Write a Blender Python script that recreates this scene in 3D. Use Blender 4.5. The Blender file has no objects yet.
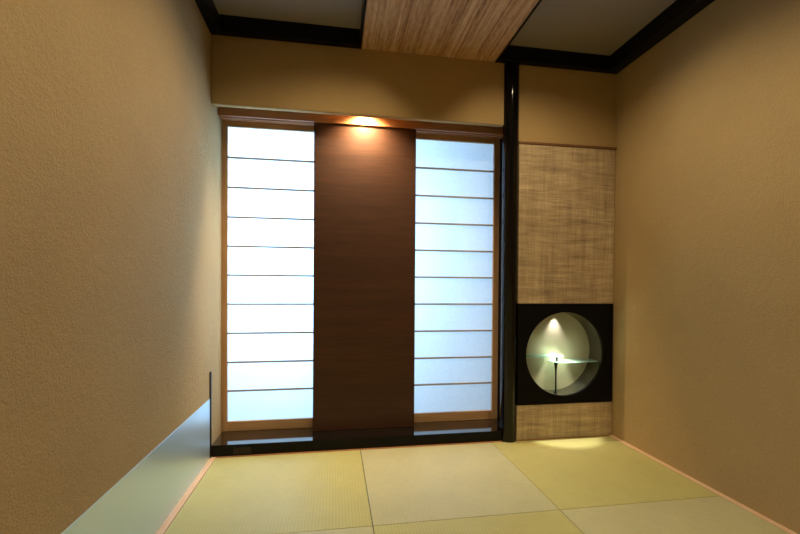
import bpy, bmesh, math, random
from mathutils import Vector, Matrix

random.seed(7)
SC = bpy.context.scene
COL = SC.collection
PI = math.pi

# ------------------------------------------------------------------ room measures (metres)
XL, XR = -0.706, 1.893          # left / right wall
YF = -3.35                      # wall behind the camera
ZB = 2.46                       # underside of the dark ceiling beams
ZC = 2.555                      # ceiling
ZL = 2.062                      # underside of the lintel wall
ZS = 0.067                      # top of the black sill
YS = 0.235                      # front of the shoji screens
TATAMI_X = (-0.674, 0.169, 1.020, 1.864)
TATAMI_Y = (-0.012, -0.829, -1.658)


# ------------------------------------------------------------------ mesh helpers
def new_bm():
    return bmesh.new()


def add_box(bm, x0, x1, y0, y1, z0, z1, bev=0.0, seg=2):
    vs = [bm.verts.new(p) for p in ((x0, y0, z0), (x1, y0, z0), (x1, y1, z0), (x0, y1, z0),
                                    (x0, y0, z1), (x1, y0, z1), (x1, y1, z1), (x0, y1, z1))]
    fs = [bm.faces.new([vs[i] for i in f]) for f in
          ((0, 3, 2, 1), (4, 5, 6, 7), (0, 1, 5, 4), (1, 2, 6, 5), (2, 3, 7, 6), (3, 0, 4, 7))]
    if bev > 0:
        es = list({e for f in fs for e in f.edges})
        bmesh.ops.bevel(bm, geom=es, offset=bev, segments=seg, profile=0.5, affect='EDGES')


def add_prism(bm, pts, z0, z1):
    """extrude a counter-clockwise xy outline between two heights"""
    a = [bm.verts.new((x, y, z0)) for x, y in pts]
    b = [bm.verts.new((x, y, z1)) for x, y in pts]
    n = len(pts)
    bm.faces.new(list(reversed(a)))
    bm.faces.new(b)
    for i in range(n):
        bm.faces.new((a[i], a[(i + 1) % n], b[(i + 1) % n], b[i]))


def add_lathe(bm, cx, cy, prof, n=32):
    """revolve (radius, z) profile about a vertical axis"""
    rings = []
    for r, z in prof:
        rings.append([bm.verts.new((cx + r * math.cos(2 * PI * k / n), cy + r * math.sin(2 * PI * k / n), z)) for k in range(n)])
    for a, b in zip(rings[:-1], rings[1:]):
        for k in range(n):
            bm.faces.new((a[k], a[(k + 1) % n], b[(k + 1) % n], b[k]))
    bm.faces.new(list(reversed(rings[0])))
    bm.faces.new(rings[-1])


def obj(name, bm, mat, parent=None, smooth=False, loc=None):
    bmesh.ops.recalc_face_normals(bm, faces=bm.faces[:])
    me = bpy.data.meshes.new(name)
    if loc is not None:
        bmesh.ops.translate(bm, verts=bm.verts[:], vec=-Vector(loc))
    bm.to_mesh(me)
    bm.free()
    me.materials.append(mat)
    if smooth:
        for p in me.polygons:
            p.use_smooth = True
        try:
            me.set_sharp_from_angle(angle=math.radians(40))
        except Exception:
            pass
    o = bpy.data.objects.new(name, me)
    COL.objects.link(o)
    if loc is not None:
        o.location = loc
    if parent is not None:
        o.parent = parent
        o.location = Vector(loc or (0, 0, 0)) - parent.location
    return o


def thing(name, label, cat, loc, group=None):
    o = bpy.data.objects.new(name, None)
    COL.objects.link(o)
    o.empty_display_size = 0.1
    o.location = loc
    o['label'] = label
    o['category'] = cat
    if group:
        o['group'] = group
    return o


def tag(o, label, cat, group=None):
    o['label'] = label
    o['category'] = cat
    if group:
        o['group'] = group
    return o


def struct(o, label=None, cat=None):
    o['kind'] = 'structure'
    if label:
        o['label'] = label
    if cat:
        o['category'] = cat
    return o


# ------------------------------------------------------------------ material helpers
def mat(name):
    m = bpy.data.materials.new(name)
    m.use_nodes = True
    nt = m.node_tree
    b = nt.nodes['Principled BSDF']
    return m, nt, b


def N(nt, t, **kw):
    n = nt.nodes.new(t)
    for k, v in kw.items():
        if k in n.inputs:
            n.inputs[k].default_value = v
        else:
            setattr(n, k, v)
    return n


def coords(nt, scale=(1, 1, 1)):
    g = N(nt, 'ShaderNodeNewGeometry')
    mp = N(nt, 'ShaderNodeMapping')
    mp.inputs['Scale'].default_value = scale
    nt.links.new(g.outputs['Position'], mp.inputs['Vector'])
    return mp.outputs['Vector']


def noise(nt, vec, scale, detail=4, rough=0.55):
    n = N(nt, 'ShaderNodeTexNoise')
    n.inputs['Scale'].default_value = scale
    n.inputs['Detail'].default_value = detail
    n.inputs['Roughness'].default_value = rough
    nt.links.new(vec, n.inputs['Vector'])
    return n.outputs['Fac']


def ramp(nt, fac, stops):
    r = N(nt, 'ShaderNodeValToRGB')
    cr = r.color_ramp
    while len(cr.elements) < len(stops):
        cr.elements.new(0.5)
    for e, (p, c) in zip(cr.elements, stops):
        e.position = p
        e.color = (*c, 1)
    nt.links.new(fac, r.inputs['Fac'])
    return r.outputs['Color']


def mixf(nt, a, b, f=0.5, op='ADD'):
    n = N(nt, 'ShaderNodeMath', operation=op)
    for i, v in enumerate((a, b)):
        if isinstance(v, (int, float)):
            n.inputs[i].default_value = v
        else:
            nt.links.new(v, n.inputs[i])
    return n.outputs[0]


def bump(nt, b, h, strength, dist):
    n = N(nt, 'ShaderNodeBump')
    n.inputs['Strength'].default_value = strength
    n.inputs['Distance'].default_value = dist
    nt.links.new(h, n.inputs['Height'])
    nt.links.new(n.outputs['Normal'], b.inputs['Normal'])


def lin(r, g, b):
    f = lambda c: c / 12.92 if c <= 0.04045 else ((c + 0.055) / 1.055) ** 2.4
    return (f(r / 255), f(g / 255), f(b / 255))


def m_plaster(name, c, bstr):
    m, nt, b = mat(name)
    v = coords(nt)
    big = noise(nt, v, 3.0, 3)
    fine = noise(nt, v, 150, 5, 0.65)
    mid = noise(nt, v, 34, 5, 0.7)
    s = mixf(nt, mixf(nt, big, 0.25, op='MULTIPLY'), mixf(nt, fine, 0.75, op='MULTIPLY'))
    col = ramp(nt, s, [(0.3, [x * 0.82 for x in c]), (0.7, [min(1, x * 1.13) for x in c])])
    nt.links.new(col, b.inputs['Base Color'])
    b.inputs['Roughness'].default_value = 0.95
    b.inputs['Specular IOR Level'].default_value = 0.15
    h = mixf(nt, mixf(nt, mid, 1.0, op='MULTIPLY'), mixf(nt, fine, 0.6, op='MULTIPLY'))
    bump(nt, b, h, bstr, 0.009)
    return m


def m_plain(name, c, rough, spec=0.5, coat=0.0, metal=0.0):
    m, nt, b = mat(name)
    b.inputs['Base Color'].default_value = (*c, 1)
    b.inputs['Roughness'].default_value = rough
    b.inputs['Specular IOR Level'].default_value = spec
    b.inputs['Metallic'].default_value = metal
    if coat:
        b.inputs['Coat Weight'].default_value = coat
        b.inputs['Coat Roughness'].default_value = 0.05
    return m


def m_wood(name, c0, c1, stretch, rough, bstr=0.05, scale=1.0, spec=0.5):
    m, nt, b = mat(name)
    v = coords(nt, stretch)
    a = noise(nt, v, 60 * scale, 6, 0.6)
    w = noise(nt, v, 12 * scale, 3, 0.5)
    s = mixf(nt, mixf(nt, a, 0.6, op='MULTIPLY'), mixf(nt, w, 0.4, op='MULTIPLY'))
    nt.links.new(ramp(nt, s, [(0.36, c0), (0.64, c1)]), b.inputs['Base Color'])
    b.inputs['Roughness'].default_value = rough
    b.inputs['Specular IOR Level'].default_value = spec
    bump(nt, b, a, bstr, 0.002)
    return m


def m_tatami(name, c, along_x):
    """woven rush: fine strands one way, raised weft ribs the other way"""
    m, nt, b = mat(name)
    strand = coords(nt, (0.04, 1, 1) if along_x else (1, 0.04, 1))
    st = noise(nt, strand, 420, 4, 0.7)
    pos = coords(nt)
    w = N(nt, 'ShaderNodeTexWave', wave_type='BANDS', bands_direction='X' if along_x else 'Y')
    w.inputs['Scale'].default_value = 22.0
    w.inputs['Distortion'].default_value = 0.4
    w.inputs['Detail'].default_value = 1.0
    nt.links.new(pos, w.inputs['Vector'])
    w2 = N(nt, 'ShaderNodeTexWave', wave_type='BANDS', bands_direction='Y' if along_x else 'X')
    w2.inputs['Scale'].default_value = 60.0
    w2.inputs['Distortion'].default_value = 0.6
    nt.links.new(pos, w2.inputs['Vector'])
    blot = noise(nt, pos, 5, 3)
    s = mixf(nt, mixf(nt, st, 0.55, op='MULTIPLY'), mixf(nt, blot, 0.25, op='MULTIPLY'))
    s = mixf(nt, s, mixf(nt, w.outputs['Fac'], 0.10, op='MULTIPLY'))
    s = mixf(nt, s, mixf(nt, w2.outputs['Fac'], 0.10, op='MULTIPLY'))
    nt.links.new(ramp(nt, s, [(0.3, [x * 0.80 for x in c]), (0.7, [min(1, x * 1.15) for x in c])]), b.inputs['Base Color'])
    b.inputs['Roughness'].default_value = 0.5
    b.inputs['Specular IOR Level'].default_value = 0.5
    bump(nt, b, mixf(nt, w.outputs['Fac'], w2.outputs['Fac']), 0.25, 0.0012)
    return m


def m_linen(name):
    """slubby woven cloth with long horizontal and vertical threads"""
    m, nt, b = mat(name)
    hz = noise(nt, coords(nt, (0.05, 1, 1)), 150, 5, 0.7)
    vt = noise(nt, coords(nt, (1, 1, 0.04)), 150, 5, 0.7)
    hb = noise(nt, coords(nt, (0.12, 1, 1)), 28, 3, 0.6)
    vb = noise(nt, coords(nt, (1, 1, 0.07)), 22, 3, 0.6)
    s = mixf(nt, mixf(nt, hz, 0.33, op='MULTIPLY'), mixf(nt, vt, 0.25, op='MULTIPLY'))
    s = mixf(nt, s, mixf(nt, hb, 0.25, op='MULTIPLY'))
    s = mixf(nt, s, mixf(nt, vb, 0.17, op='MULTIPLY'))
    nt.links.new(ramp(nt, s, [(0.36, lin(120, 104, 86)), (0.5, lin(174, 154, 124)), (0.64, lin(216, 195, 160))]), b.inputs['Base Color'])
    b.inputs['Roughness'].default_value = 0.85
    b.inputs['Specular IOR Level'].default_value = 0.2
    bump(nt, b, mixf(nt, hz, vt), 0.25, 0.001)
    return m


def m_reed(name):
    m, nt, b = mat(name)
    a = noise(nt, coords(nt, (1, 0.015, 0.0)), 75, 3, 0.75)
    l = noise(nt, coords(nt, (1, 0.25, 0.0)), 60, 5, 0.65)
    w = noise(nt, coords(nt, (1, 0.01, 0.0)), 16, 2, 0.5)
    s = mixf(nt, mixf(nt, a, 0.45, op='MULTIPLY'), mixf(nt, l, 0.25, op='MULTIPLY'))
    s = mixf(nt, s, mixf(nt, w, 0.30, op='MULTIPLY'))
    nt.links.new(ramp(nt, s, [(0.38, lin(120, 84, 50)), (0.47, lin(186, 144, 98)), (0.62, lin(230, 200, 156))]), b.inputs['Base Color'])
    b.inputs['Roughness'].default_value = 0.55
    return m


def m_paper(name):
    m, nt, b = mat(name)
    nt.nodes.remove(b)
    out = nt.nodes['Material Output']
    v = coords(nt)
    f = noise(nt, v, 90, 5, 0.7)
    c = ramp(nt, f, [(0.3, (0.80, 0.82, 0.84)), (0.7, (0.90, 0.91, 0.92))])
    tr = N(nt, 'ShaderNodeBsdfTranslucent')
    df = N(nt, 'ShaderNodeBsdfDiffuse')
    nt.links.new(c, tr.inputs['Color'])
    nt.links.new(c, df.inputs['Color'])
    mx = N(nt, 'ShaderNodeMixShader')
    mx.inputs['Fac'].default_value = 0.25
    nt.links.new(tr.outputs[0], mx.inputs[1])
    nt.links.new(df.outputs[0], mx.inputs[2])
    nt.links.new(mx.outputs[0], out.inputs['Surface'])
    return m


def m_glass(name, ground=False):
    """thin shelf glass: clear with a Fresnel sheen and a green tint"""
    m, nt, b = mat(name)
    nt.nodes.remove(b)
    out = nt.nodes['Material Output']
    t = N(nt, 'ShaderNodeBsdfTransparent')
    t.inputs['Color'].default_value = (0.86, 0.95, 0.91, 1)
    g = N(nt, 'ShaderNodeBsdfGlossy')
    g.inputs['Color'].default_value = (0.85, 1.0, 0.95, 1)
    g.inputs['Roughness'].default_value = 0.12
    fr = N(nt, 'ShaderNodeFresnel')
    fr.inputs['IOR'].default_value = 1.52
    mx = N(nt, 'ShaderNodeMixShader')
    nt.links.new(fr.outputs[0], mx.inputs['Fac'])
    nt.links.new(t.outputs[0], mx.inputs[1])
    nt.links.new(g.outputs[0], mx.inputs[2])
    d = N(nt, 'ShaderNodeBsdfTranslucent' if ground else 'ShaderNodeBsdfDiffuse')
    d.inputs['Color'].default_value = (0.75, 0.95, 0.86, 1)
    m2 = N(nt, 'ShaderNodeMixShader')
    m2.inputs['Fac'].default_value = 0.6 if ground else 0.10
    nt.links.new(mx.outputs[0], m2.inputs[1])
    nt.links.new(d.outputs[0], m2.inputs[2])
    nt.links.new(m2.outputs[0], out.inputs['Surface'])
    return m


M_WALL = m_plaster('sand_plaster', lin(175, 151, 109), 0.6)
M_LINTEL = m_plaster('smooth_plaster', lin(176, 150, 106), 0.15)
M_LACQ = m_plain('black_lacquer', (0.004, 0.0035, 0.0035), 0.09, 0.28)
M_LACQTOP = m_plain('polished_black_lacquer', (0.006, 0.005, 0.005), 0.07, 0.9, 0.9)
M_BEAM = m_plain('black_stained_beam', (0.004, 0.004, 0.004), 0.45, 0.15)
M_PANELBLACK = m_plain('satin_black_panel', (0.003, 0.003, 0.003), 0.4, 0.12)
M_CEIL = m_plain('ceiling_board', lin(142, 134, 124), 0.6, 0.3)
M_BOARD = m_wood('dark_stained_veneer', lin(52, 32, 21), lin(68, 43, 28), (0.05, 1, 1), 0.45, 0.03, 2.4, 0.25)
M_CYP = m_wood('reddish_timber', lin(150, 100, 62), lin(178, 124, 80), (0.05, 1, 1), 0.45, 0.03, 1.0)
M_SHOJI = m_wood('pale_cedar', lin(160, 124, 86), lin(186, 150, 108), (1, 1, 0.05), 0.5, 0.03, 1.0)
M_SHOJIH = m_wood('pale_cedar_rail', lin(160, 124, 86), lin(186, 150, 108), (0.05, 1, 1), 0.5, 0.03, 1.0)
M_BAR = m_wood('greyed_lattice_wood', lin(150, 140, 128), lin(170, 160, 146), (0.05, 1, 1), 0.6, 0.03, 1.0)  # glow of the backlit paper is mixed into this grey tone
M_TRIM = m_wood('pale_border_timber', lin(214, 178, 146), lin(232, 200, 166), (1, 0.05, 1), 0.5, 0.03, 1.0)
M_TRIMB = m_wood('brown_batten', lin(100, 66, 42), lin(124, 84, 54), (0.05, 1, 1), 0.5, 0.03, 1.0)
M_PAPER = m_paper('washi_paper')
M_TATA = m_tatami('rush_golden', lin(189, 184, 121), True)  # one rush for all mats; this weave direction's sheen is painted as golden
M_TATB = m_tatami('rush_pale', lin(190, 187, 146), False)  # same rush turned crosswise, its paler sheen put into the colour
M_LINEN = m_linen('slub_linen')
M_REED = m_reed('split_reed')
M_WAINS = m_plain('satin_pale_green_sheet', lin(208, 230, 242), 0.38, 0.6, 0, 0.72)
M_NICHEB = m_plaster('niche_plaster', lin(178, 170, 142), 0.08)
M_NICHEL = m_plain('niche_liner_metal', (0.17, 0.155, 0.13), 0.16, 0.5, 0, 0.85)
M_GLASS = m_glass('shelf_glass')
M_GLASSE = m_glass('ground_glass_edge', True)
M_IRON = m_plain('black_iron', (0.006, 0.006, 0.006), 0.4, 0.4)
M_OUTLET = m_plain('brown_plastic', lin(40, 32, 29), 0.4, 0.2)
M_SLOT = m_plain('dark_slot', (0.004, 0.004, 0.004), 0.6, 0.2)
M_FLOOR = m_plain('underfloor', lin(190, 172, 112), 0.8, 0.2)

# ------------------------------------------------------------------ room shell
bm = new_bm()
add_box(bm, XL - 0.1, XR + 0.1, YF - 0.1, 0.40, -0.12, -0.05)
add_box(bm, XL, XR, YF, TATAMI_Y[2] - 0.002, -0.05, 0.0)
struct(obj('floor', bm, M_FLOOR))

bm = new_bm()
add_box(bm, XL - 0.12, XR + 0.12, YF - 0.1, 0.40, ZC, ZC + 0.1)
struct(obj('ceiling', bm, M_CEIL), 'dim brown ceiling boards between the black beams', 'ceiling')

bm = new_bm()
add_box(bm, XL - 0.12, XL, YF, 0.30, -0.05, ZC)
struct(obj('wall_left', bm, M_WALL, smooth=True), 'sand-textured ochre plaster wall on the left', 'wall')

bm = new_bm()
add_box(bm, XR, XR + 0.12, YF, 0.16, -0.05, ZC)
struct(obj('wall_right', bm, M_WALL), 'sand-textured ochre plaster wall on the right', 'wall')

bm = new_bm()
add_box(bm, XL - 0.12, XR + 0.12, YF - 0.12, YF, -0.05, ZC)
struct(obj('wall_front', bm, M_WALL))

# back wall: the lintel wall over the recess, and the alcove wall right of the post
bm = new_bm()
add_box(bm, XL, 1.0905, 0.0, 0.040, ZL, ZC, 0.007, 3)
add_box(bm, XL, 1.0905, 0.040, 0.064, 2.20, ZC)
add_box(bm, XL, 1.1925, 0.064, 0.30, 2.20, ZC)
add_box(bm, 1.1925, XR, 0.0, 0.16, 0.905, ZC)
add_box(bm, 1.1925, XR, 0.0, 0.16, -0.05, 0.231)
add_box(bm, 1.1925, XR, 0.165, 0.18, -0.05, ZC)
struct(obj('wall_back', bm, M_LINTEL, smooth=True), 'smooth ochre plaster wall above the screens and fabric', 'wall')

# border timbers round the mats
bm = new_bm()
add_box(bm, XL, TATAMI_X[0] - 0.001, TATAMI_Y[2], -0.001, -0.05, 0.002, 0.002)
struct(obj('baseboard_left', bm, M_TRIM), 'pale timber border strip along the foot of left wall', 'trim')
bm = new_bm()
add_box(bm, TATAMI_X[3] + 0.001, XR, TATAMI_Y[2], -0.001, -0.05, 0.002, 0.002)
struct(obj('baseboard_right', bm, M_TRIM), 'pale timber border strip along the foot of right wall', 'trim')
bm = new_bm()
add_box(bm, TATAMI_X[0], 1.0925, -0.011, -0.001, -0.05, 0.003, 0.0015)
add_box(bm, 1.1895, TATAMI_X[3], -0.011, -0.001, -0.05, 0.003, 0.0015)
struct(obj('baseboard_back', bm, M_CYP), 'thin timber strip between the mats and back wall', 'trim')

# ------------------------------------------------------------------ ceiling beams and the dropped reed panel
bm = new_bm()
add_box(bm, XL, XL + 0.055, YF, 0.0, ZB, ZC, 0.003)
struct(obj('trim_1', bm, M_BEAM), 'black ceiling beam along the left wall', 'beam')
bm = new_bm()
add_box(bm, XR - 0.085, XR, YF, 0.0, ZB, ZC, 0.003)
struct(obj('trim_2', bm, M_BEAM), 'black ceiling beam along the right wall', 'beam')
bm = new_bm()
add_box(bm, XL + 0.055, 0.150, -0.045, 0.0, ZB, ZC, 0.003)
struct(obj('trim_3', bm, M_BEAM), 'black ceiling beam on the back wall left of reed panel', 'beam')
bm = new_bm()
add_box(bm, 1.036, XR - 0.085, -0.045, 0.0, ZB, ZC, 0.003)
struct(obj('trim_4', bm, M_BEAM), 'black ceiling beam on the back wall over the post', 'beam')

rp = thing('reed_ceiling_panel', 'dropped ceiling panel of split reeds between two black beams', 'ceiling panel', (0.593, -1.3, ZB))
bm = new_bm()
x0, x1, n = 0.162, 1.023, 118
pitch = (x1 - x0) / n
y0, y1 = -2.6, -0.001
for i in range(n):
    xa = x0 + i * pitch
    r = pitch / 2
    dz = random.uniform(0, 0.0012)
    pr = []
    for k in range(6):
        a = PI * k / 5
        pr.append((xa + r - r * math.cos(a) * 0.98, ZB + 0.005 + dz - r * 0.9 * math.sin(a)))
    va = [bm.verts.new((x, y0, z)) for x, z in pr]
    vb = [bm.verts.new((x, y1, z)) for x, z in pr]
    for k in range(5):
        bm.faces.new((va[k], vb[k], vb[k + 1], va[k + 1]))
add_box(bm, x0, x1, y0, y1, ZB + 0.006, ZB + 0.018)
obj('reed_mat', bm, M_REED, rp, smooth=True)
for sx in (0.151, 1.024):
    bm = new_bm()
    add_box(bm, sx, sx + 0.010, y0, y1, ZB - 0.003, ZC - 0.001, 0.002)
    obj('edge_strip', bm, M_BEAM, rp)
bm = new_bm()
add_box(bm, x0, x1, y0, y0 + 0.012, ZB - 0.003, ZC - 0.001, 0.002)
obj('end_strip', bm, M_BEAM, rp)

# ------------------------------------------------------------------ recess: sill, head track, jamb, post
bm = new_bm()
add_prism(bm, [(XL + 0.001, 0.001), (1.0905, 0.001), (1.0905, 0.064), (1.164, 0.064), (1.164, 0.285), (XL + 0.001, 0.285)], -0.05, ZS)
bmesh.ops.recalc_face_normals(bm, faces=bm.faces[:])
bmesh.ops.bevel(bm, geom=[e for e in bm.edges if all(v.co.z > ZS - 1e-4 for v in e.verts)], offset=0.003, segments=2, affect='EDGES')
sill = obj('window_sill', bm, M_LACQTOP, loc=(0.2, 0.14, 0.0))
sill.data.materials.append(M_BEAM)
for p in sill.data.polygons:
    p.material_index = 0 if p.normal.z > 0.5 else 1
tag(sill, 'long glossy black lacquered sill board under the paper screens', 'sill')

tr = thing('head_track', 'reddish wooden head track above the paper screens, lit by hidden lamp', 'track', (0.2, 0.2, 2.055))
bm = new_bm()
add_box(bm, XL + 0.001, 1.164, 0.145, 0.157, 2.056, 2.19, 0.002)
obj('fascia', bm, M_CYP, tr)
bm = new_bm()
for ya, yb in ((0.157, 0.164), (0.184, 0.206), (0.212, 0.232), (0.268, 0.285)):
    add_box(bm, XL + 0.001, 1.164, ya, yb, 2.058, 2.08, 0.001)
add_box(bm, XL + 0.001, 1.164, 0.157, 0.285, 2.08, 2.10)
obj('grooved_rail', bm, M_CYP, tr)

bm = new_bm()
add_box(bm, 1.166, 1.1915, 0.064, 0.30, 0.0, 2.199, 0.001)
tag(obj('jamb_board', bm, M_LACQ, loc=(1.172, 0.18, 0.0)), 'narrow glossy black board closing the recess behind the post', 'jamb')

bm = new_bm()
add_lathe(bm, 1.141, 0.012, [(0.0475, 0.0006), (0.050, 0.004), (0.050, ZB - 0.0005)], 64)
tag(obj('corner_post', bm, M_LACQ, smooth=True, loc=(1.141, 0.012, 0.0)), 'tall round black lacquered post between the screens and fabric', 'post')

bm = new_bm()
add_box(bm, XL + 0.0004, XL + 0.007, -0.022, -0.001, 0.003, 0.506, 0.002)
tag(obj('edge_strip_post', bm, M_BEAM, loc=(XL, -0.012, 0.0)), 'short thin black upright strip on the left wall beside sill', 'strip')

bm = new_bm()
add_box(bm, XL + 0.0004, XL + 0.003, -2.9, -0.0235, 0.003, 0.351, 0.0008)
tag(obj('wainscot_sheet', bm, M_WAINS, loc=(XL - 0.007, -1.4, 0.0)), 'low pale blue-green satin sheet along the foot of the left wall', 'wainscot')

# ------------------------------------------------------------------ paper screens
BAR_L = [1.829, 1.638, 1.448, 1.261, 1.075, 0.888, 0.700, 0.512, 0.327]


def shoji(xa, xb, label):
    t = thing('shoji_screen', label, 'paper screen', ((xa + xb) / 2, YS + 0.015, ZS), 'paper shoji screens in the recess')
    sw = 0.033 if xa < 0 else 0.040
    zt, zb, top = 2.024, 0.130, 2.074
    for k, (a, b) in enumerate(((xa, xa + sw), (xb - sw, xb))):
        bm = new_bm()
        add_box(bm, a, b, YS, YS + 0.03, ZS + 0.001, top, 0.0015)
        obj('stile', bm, M_SHOJI, t)
    for a, b in ((ZS + 0.001, zb), (zt, top)):
        bm = new_bm()
        add_box(bm, xa + sw, xb - sw, YS + 0.001, YS + 0.029, a, b, 0.0012)
        obj('rail', bm, M_SHOJIH, t)
    for z in BAR_L:
        bm = new_bm()
        add_box(bm, xa + sw, xb - sw, YS + 0.005, YS + 0.0165, z - 0.0055, z + 0.0055, 0.0008)
        obj('lattice_bar', bm, M_BAR, t)
    bm = new_bm()
    add_box(bm, xa + sw - 0.004, xb - sw + 0.004, YS + 0.017, YS + 0.0176, zb - 0.004, zt + 0.004)
    obj('paper', bm, M_PAPER, t)
    return t


shoji(XL + 0.002, 0.222, 'bright paper shoji screen left of the dark board, beside plaster wall')
shoji(0.224, 1.160, 'bluish paper shoji screen between the dark board and black post')

bm = new_bm()
add_box(bm, -0.127, 0.540, 0.158, 0.180, ZS + 0.001, 2.056, 0.0015)
add_box(bm, -0.115, 0.528, 0.166, 0.182, 2.05, 2.076)
tag(obj('wooden_board', bm, M_BOARD, loc=(0.206, 0.169, ZS)), 'tall dark brown wooden board standing before the paper screens', 'board')

# ------------------------------------------------------------------ alcove: fabric, batten, niche
bm = new_bm()
add_box(bm, 1.1925, XR - 0.012, -0.010, -0.0005, 0.902, 1.944, 0.002)
tag(obj('fabric_panel', bm, M_LINEN, loc=(1.53, -0.005, 0.902)), 'tall woven tan fabric panel on the wall above the round niche', 'fabric panel')
bm = new_bm()
add_box(bm, 1.1925, XR - 0.012, -0.010, -0.0005, 0.004, 0.233, 0.002)
tag(obj('fabric_panel', bm, M_LINEN, loc=(1.53, -0.005, 0.004)), 'low woven tan fabric strip under the round niche, above the mats', 'fabric panel')
bm = new_bm()
add_box(bm, 1.1925, XR - 0.001, -0.014, -0.0005, 1.946, 1.961, 0.001)
tag(obj('wall_batten', bm, M_TRIMB, loc=(1.53, -0.007, 1.946)), 'thin brown wooden batten along the top edge of tall fabric', 'batten')

NX, NZ, NR, ND = 1.5315, 0.5655, 0.279, 0.140
ni = thing('wall_niche', 'black square panel with a lit round niche low on the wall', 'niche', (NX, 0.0, 0.234))
# square face with a round opening
bm = new_bm()
K = 96
xa, xb, za, zb = 1.1925, XR - 0.013, 0.2345, 0.9005


def sq(a):
    c, s = math.cos(a), math.sin(a)
    tx = ((xb - NX) if c > 0 else (NX - xa)) / max(abs(c), 1e-9)
    tz = ((zb - NZ) if s > 0 else (NZ - za)) / max(abs(s), 1e-9)
    t = min(tx, tz)
    return NX + t * c, NZ + t * s


angs = sorted({round(2 * PI * k / K, 6) for k in range(K)} | {round(math.atan2(z - NZ, x - NX) % (2 * PI), 6) for x in (xa, xb) for z in (za, zb)})
yf, yb = -0.013, 0.006
rings = {}
for key, fn, y in (('of', sq, yf), ('ob', sq, yb), ('if', lambda a: (NX + NR * math.cos(a), NZ + NR * math.sin(a)), yf),
                   ('ib', lambda a: (NX + NR * math.cos(a), NZ + NR * math.sin(a)), yb)):
    rings[key] = [bm.verts.new((fn(a)[0], y, fn(a)[1])) for a in angs]
n = len(angs)
for i in range(n):
    j = (i + 1) % n
    for p, q in (('of', 'if'), ('if', 'ib'), ('ib', 'ob'), ('ob', 'of')):
        bm.faces.new((rings[p][i], rings[p][j], rings[q][j], rings[q][i]))
obj('face_panel', bm, M_PANELBLACK, ni)
# round liner
bm = new_bm()
ring = []
for y, r in ((0.0061, NR + 0.004), (0.0061, NR), (ND, NR), (ND, NR + 0.004)):
    ring.append([bm.verts.new((NX + r * math.cos(2 * PI * k / K), y, NZ + r * math.sin(2 * PI * k / K))) for k in range(K)])
for a in range(4):
    p, q = ring[a], ring[(a + 1) % 4]
    for k in range(K):
        bm.faces.new((p[k], p[(k + 1) % K], q[(k + 1) % K], q[k]))
obj('liner', bm, M_NICHEL, ni, smooth=True)
bm = new_bm()
fr = [bm.verts.new((NX + (NR + 0.003) * math.cos(2 * PI * k / K), ND + 0.0005, NZ + (NR + 0.003) * math.sin(2 * PI * k / K))) for k in range(K)]
bk = [bm.verts.new((v.co.x, ND + 0.012, v.co.z)) for v in fr]
bm.faces.new(fr)
bm.faces.new(list(reversed(bk)))
for k in range(K):
    bm.faces.new((fr[k], fr[(k + 1) % K], bk[(k + 1) % K], bk[k]))
obj('back_disc', bm, M_NICHEB, ni)

# glass stand inside the niche
SX, SY = 1.508, 0.062
zfloor = NZ - math.sqrt(NR ** 2 - (SX - NX) ** 2)
st = thing('display_stand', 'slim black stand with two offset glass plates inside the round niche', 'display stand', (SX, SY, zfloor))
bm = new_bm()
add_lathe(bm, SX, SY, [(0.012, zfloor + 0.002), (0.012, zfloor + 0.005), (0.0055, zfloor + 0.008), (0.005, 0.40), (0.006, 0.44),
                       (0.009, 0.468), (0.0125, 0.488), (0.0135, 0.4995)], 24)
obj('stem', bm, M_IRON, st, smooth=True)
bm = new_bm()
add_lathe(bm, SX + 0.006, SY, [(0.007, 0.5066), (0.007, 0.522), (0.011, 0.535), (0.011, 0.5395)], 20)
obj('collar', bm, M_IRON, st, smooth=True)


def plate(pts, z0, z1, name='glass_plate'):
    bm = new_bm()
    add_prism(bm, pts, z0, z1)
    o = obj(name, bm, M_GLASS, st)
    o.data.materials.append(M_GLASSE)
    for p in o.data.polygons:
        p.material_index = 0 if abs(p.normal.z) > 0.5 else 1
    return o


def chord(z):
    return math.sqrt(NR ** 2 - (z - NZ) ** 2)


# lower right plate with a bowed front, upper left plate with a rounded right end
xr_ = NX + chord(0.503) - 0.003
plate([(1.487, 0.05), (1.495, 0.03), (1.54, 0.012), (1.60, 0.012), (1.70, 0.02), (xr_, 0.03), (xr_, 0.135), (1.50, 0.135), (1.487, 0.12)], 0.500, 0.506)
xl_ = NX - chord(0.543) + 0.003
plate([(xl_, 0.016), (1.50, 0.016), (1.535, 0.024), (1.552, 0.045), (1.556, 0.075), (1.545, 0.11), (1.52, 0.135), (xl_, 0.135)], 0.540, 0.546)

# ------------------------------------------------------------------ tatami
LAB = [['golden tatami mat in the back left corner beside the outlet', 'pale tatami mat in the back row below the dark board',
        'golden tatami mat in the back right corner under the niche'],
       ['pale tatami mat at the front by the low blue-green wall sheet', 'golden tatami mat at the front between two pale mats',
        'pale tatami mat at the front along the right wall']]
for r in range(2):
    for c in range(3):
        bm = new_bm()
        x0, x1 = TATAMI_X[c] + 0.0012, TATAMI_X[c + 1] - 0.0012
        y1, y0 = TATAMI_Y[r] - 0.0012, TATAMI_Y[r + 1] + 0.0012
        add_box(bm, x0, x1, y0, y1, -0.05, 0.0, 0.0025, 2)
        o = obj('tatami_mat', bm, M_TATA if (r + c) % 2 == 0 else M_TATB, loc=((x0 + x1) / 2, (y0 + y1) / 2, -0.05))  # alternating tones paint the sheen of alternating weave directions
        tag(o, LAB[r][c], 'tatami mat', 'half-size tatami mats on the floor')

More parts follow.
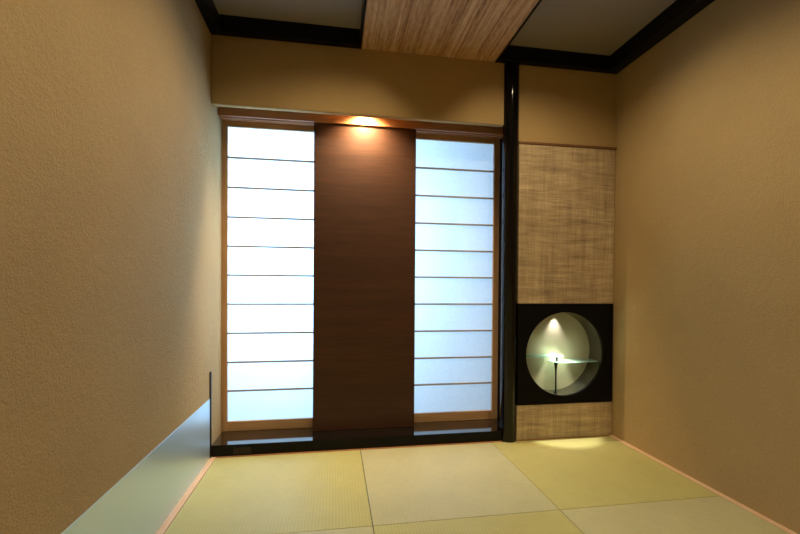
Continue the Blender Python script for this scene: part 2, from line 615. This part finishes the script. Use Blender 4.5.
# ------------------------------------------------------------------ outlet on the sill face
ot = thing('power_outlet', 'small dark brown twin outlet on the front of black sill', 'outlet', (-0.528, 0.0, 0.03))
bm = new_bm()
add_box(bm, -0.577, -0.479, -0.004, 0.0008, 0.009, 0.051, 0.0015)
obj('cover_plate', bm, M_OUTLET, ot)
for cx in (-0.548, -0.508):
    bm = new_bm()
    add_box(bm, cx - 0.014, cx + 0.014, -0.0052, -0.004, 0.018, 0.042, 0.0004)
    s = obj('socket', bm, M_OUTLET, ot)
    bm = new_bm()
    add_box(bm, cx - 0.006, cx - 0.0045, -0.0056, -0.0052, 0.024, 0.036)
    add_box(bm, cx + 0.0045, cx + 0.006, -0.0056, -0.0052, 0.025, 0.035)
    h = obj('slots', bm, M_SLOT)
    h.parent = s
    h.location = -(ot.location + s.location)


# ------------------------------------------------------------------ light
def spot(name, loc, target, power, colour, half, blend, radius):
    l = bpy.data.lights.new(name, 'SPOT')
    l.energy = power
    l.color = colour
    l.spot_size = math.radians(half * 2)
    l.spot_blend = blend
    l.shadow_soft_size = radius
    o = bpy.data.objects.new(name, l)
    COL.objects.link(o)
    o.location = loc
    o.rotation_euler = (Vector(target) - Vector(loc)).to_track_quat('-Z', 'Y').to_euler()
    return o


WARM = (1.0, 0.79, 0.48)
for x, y in ((0.085, -0.73), (1.100, -0.73), (0.085, -1.85), (1.100, -1.85)):
    spot('ceiling_downlight', (x, y, ZC - 0.002), (x, y, 0), 66, WARM, 75, 0.75, 0.03)
spot('lintel_downlight', (0.200, 0.064, 2.150), (0.200, 0.14, 0), 108.0, (1.0, 0.72, 0.42), 69, 1.0, 0.012)
spot('niche_downlight', (1.535, 0.108, 0.836), (1.525, 0.100, 0), 6.5, (0.98, 0.97, 0.94), 36, 0.9, 0.006)
spot('niche_front_downlight', (1.535, 0.022, 0.836), (1.545, 0.085, 0), 34.0, (1.0, 0.95, 0.80), 21, 0.5, 0.004)


def area(name, loc, target, sx, sz, power, colour):
    l = bpy.data.lights.new(name, 'AREA')
    l.shape = 'RECTANGLE'
    l.size = sx
    l.size_y = sz
    l.energy = power
    l.color = colour
    o = bpy.data.objects.new(name, l)
    COL.objects.link(o)
    o.location = loc
    o.rotation_euler = (Vector(target) - Vector(loc)).to_track_quat('-Z', 'Y').to_euler()
    return o


# daylight from outdoors behind the paper
area('window_daylight', (-0.32, 1.05, 1.36), (-0.28, 0.0, 1.32), 1.2, 1.5, 112, (0.39, 0.685, 1.0))

w = bpy.data.worlds.new('World')
SC.world = w
w.use_nodes = True
bg = w.node_tree.nodes['Background']
bg.inputs['Color'].default_value = (0.55, 0.75, 1.0, 1)
bg.inputs['Strength'].default_value = 0.6

# ------------------------------------------------------------------ camera
f, yaw, pitch, roll, sy = 412.221, 9.189, -0.671, 0.386, 24.639
a, b, r = (math.radians(v) for v in (yaw, pitch, roll))
fwd = Vector((math.sin(a) * math.cos(b), math.cos(a) * math.cos(b), math.sin(b)))
right = Vector((math.cos(a), -math.sin(a), 0))
up = right.cross(fwd)
r2 = right * math.cos(r) + up * math.sin(r)
u2 = -right * math.sin(r) + up * math.cos(r)
cam = bpy.data.cameras.new('Camera')
cam.sensor_width = 36
cam.sensor_fit = 'HORIZONTAL'
cam.lens = f / 800 * 36
cam.shift_y = sy / 800
cam.clip_start = 0.02
co = bpy.data.objects.new('Camera', cam)
COL.objects.link(co)
R = Matrix((r2, u2, -fwd)).transposed()
co.matrix_world = Matrix.Translation((0, -2.549, 1.007)) @ R.to_4x4()
SC.camera = co

SC.view_settings.view_transform = 'Standard'
SC.view_settings.look = 'None'
SC.view_settings.gamma = 1
SC.view_settings.use_curve_mapping = False
SC.view_settings.exposure = 0.06
SC.cycles.max_bounces = 12
SC.cycles.diffuse_bounces = 6
SC.cycles.transparent_max_bounces = 16
SC.cycles.use_denoising = True
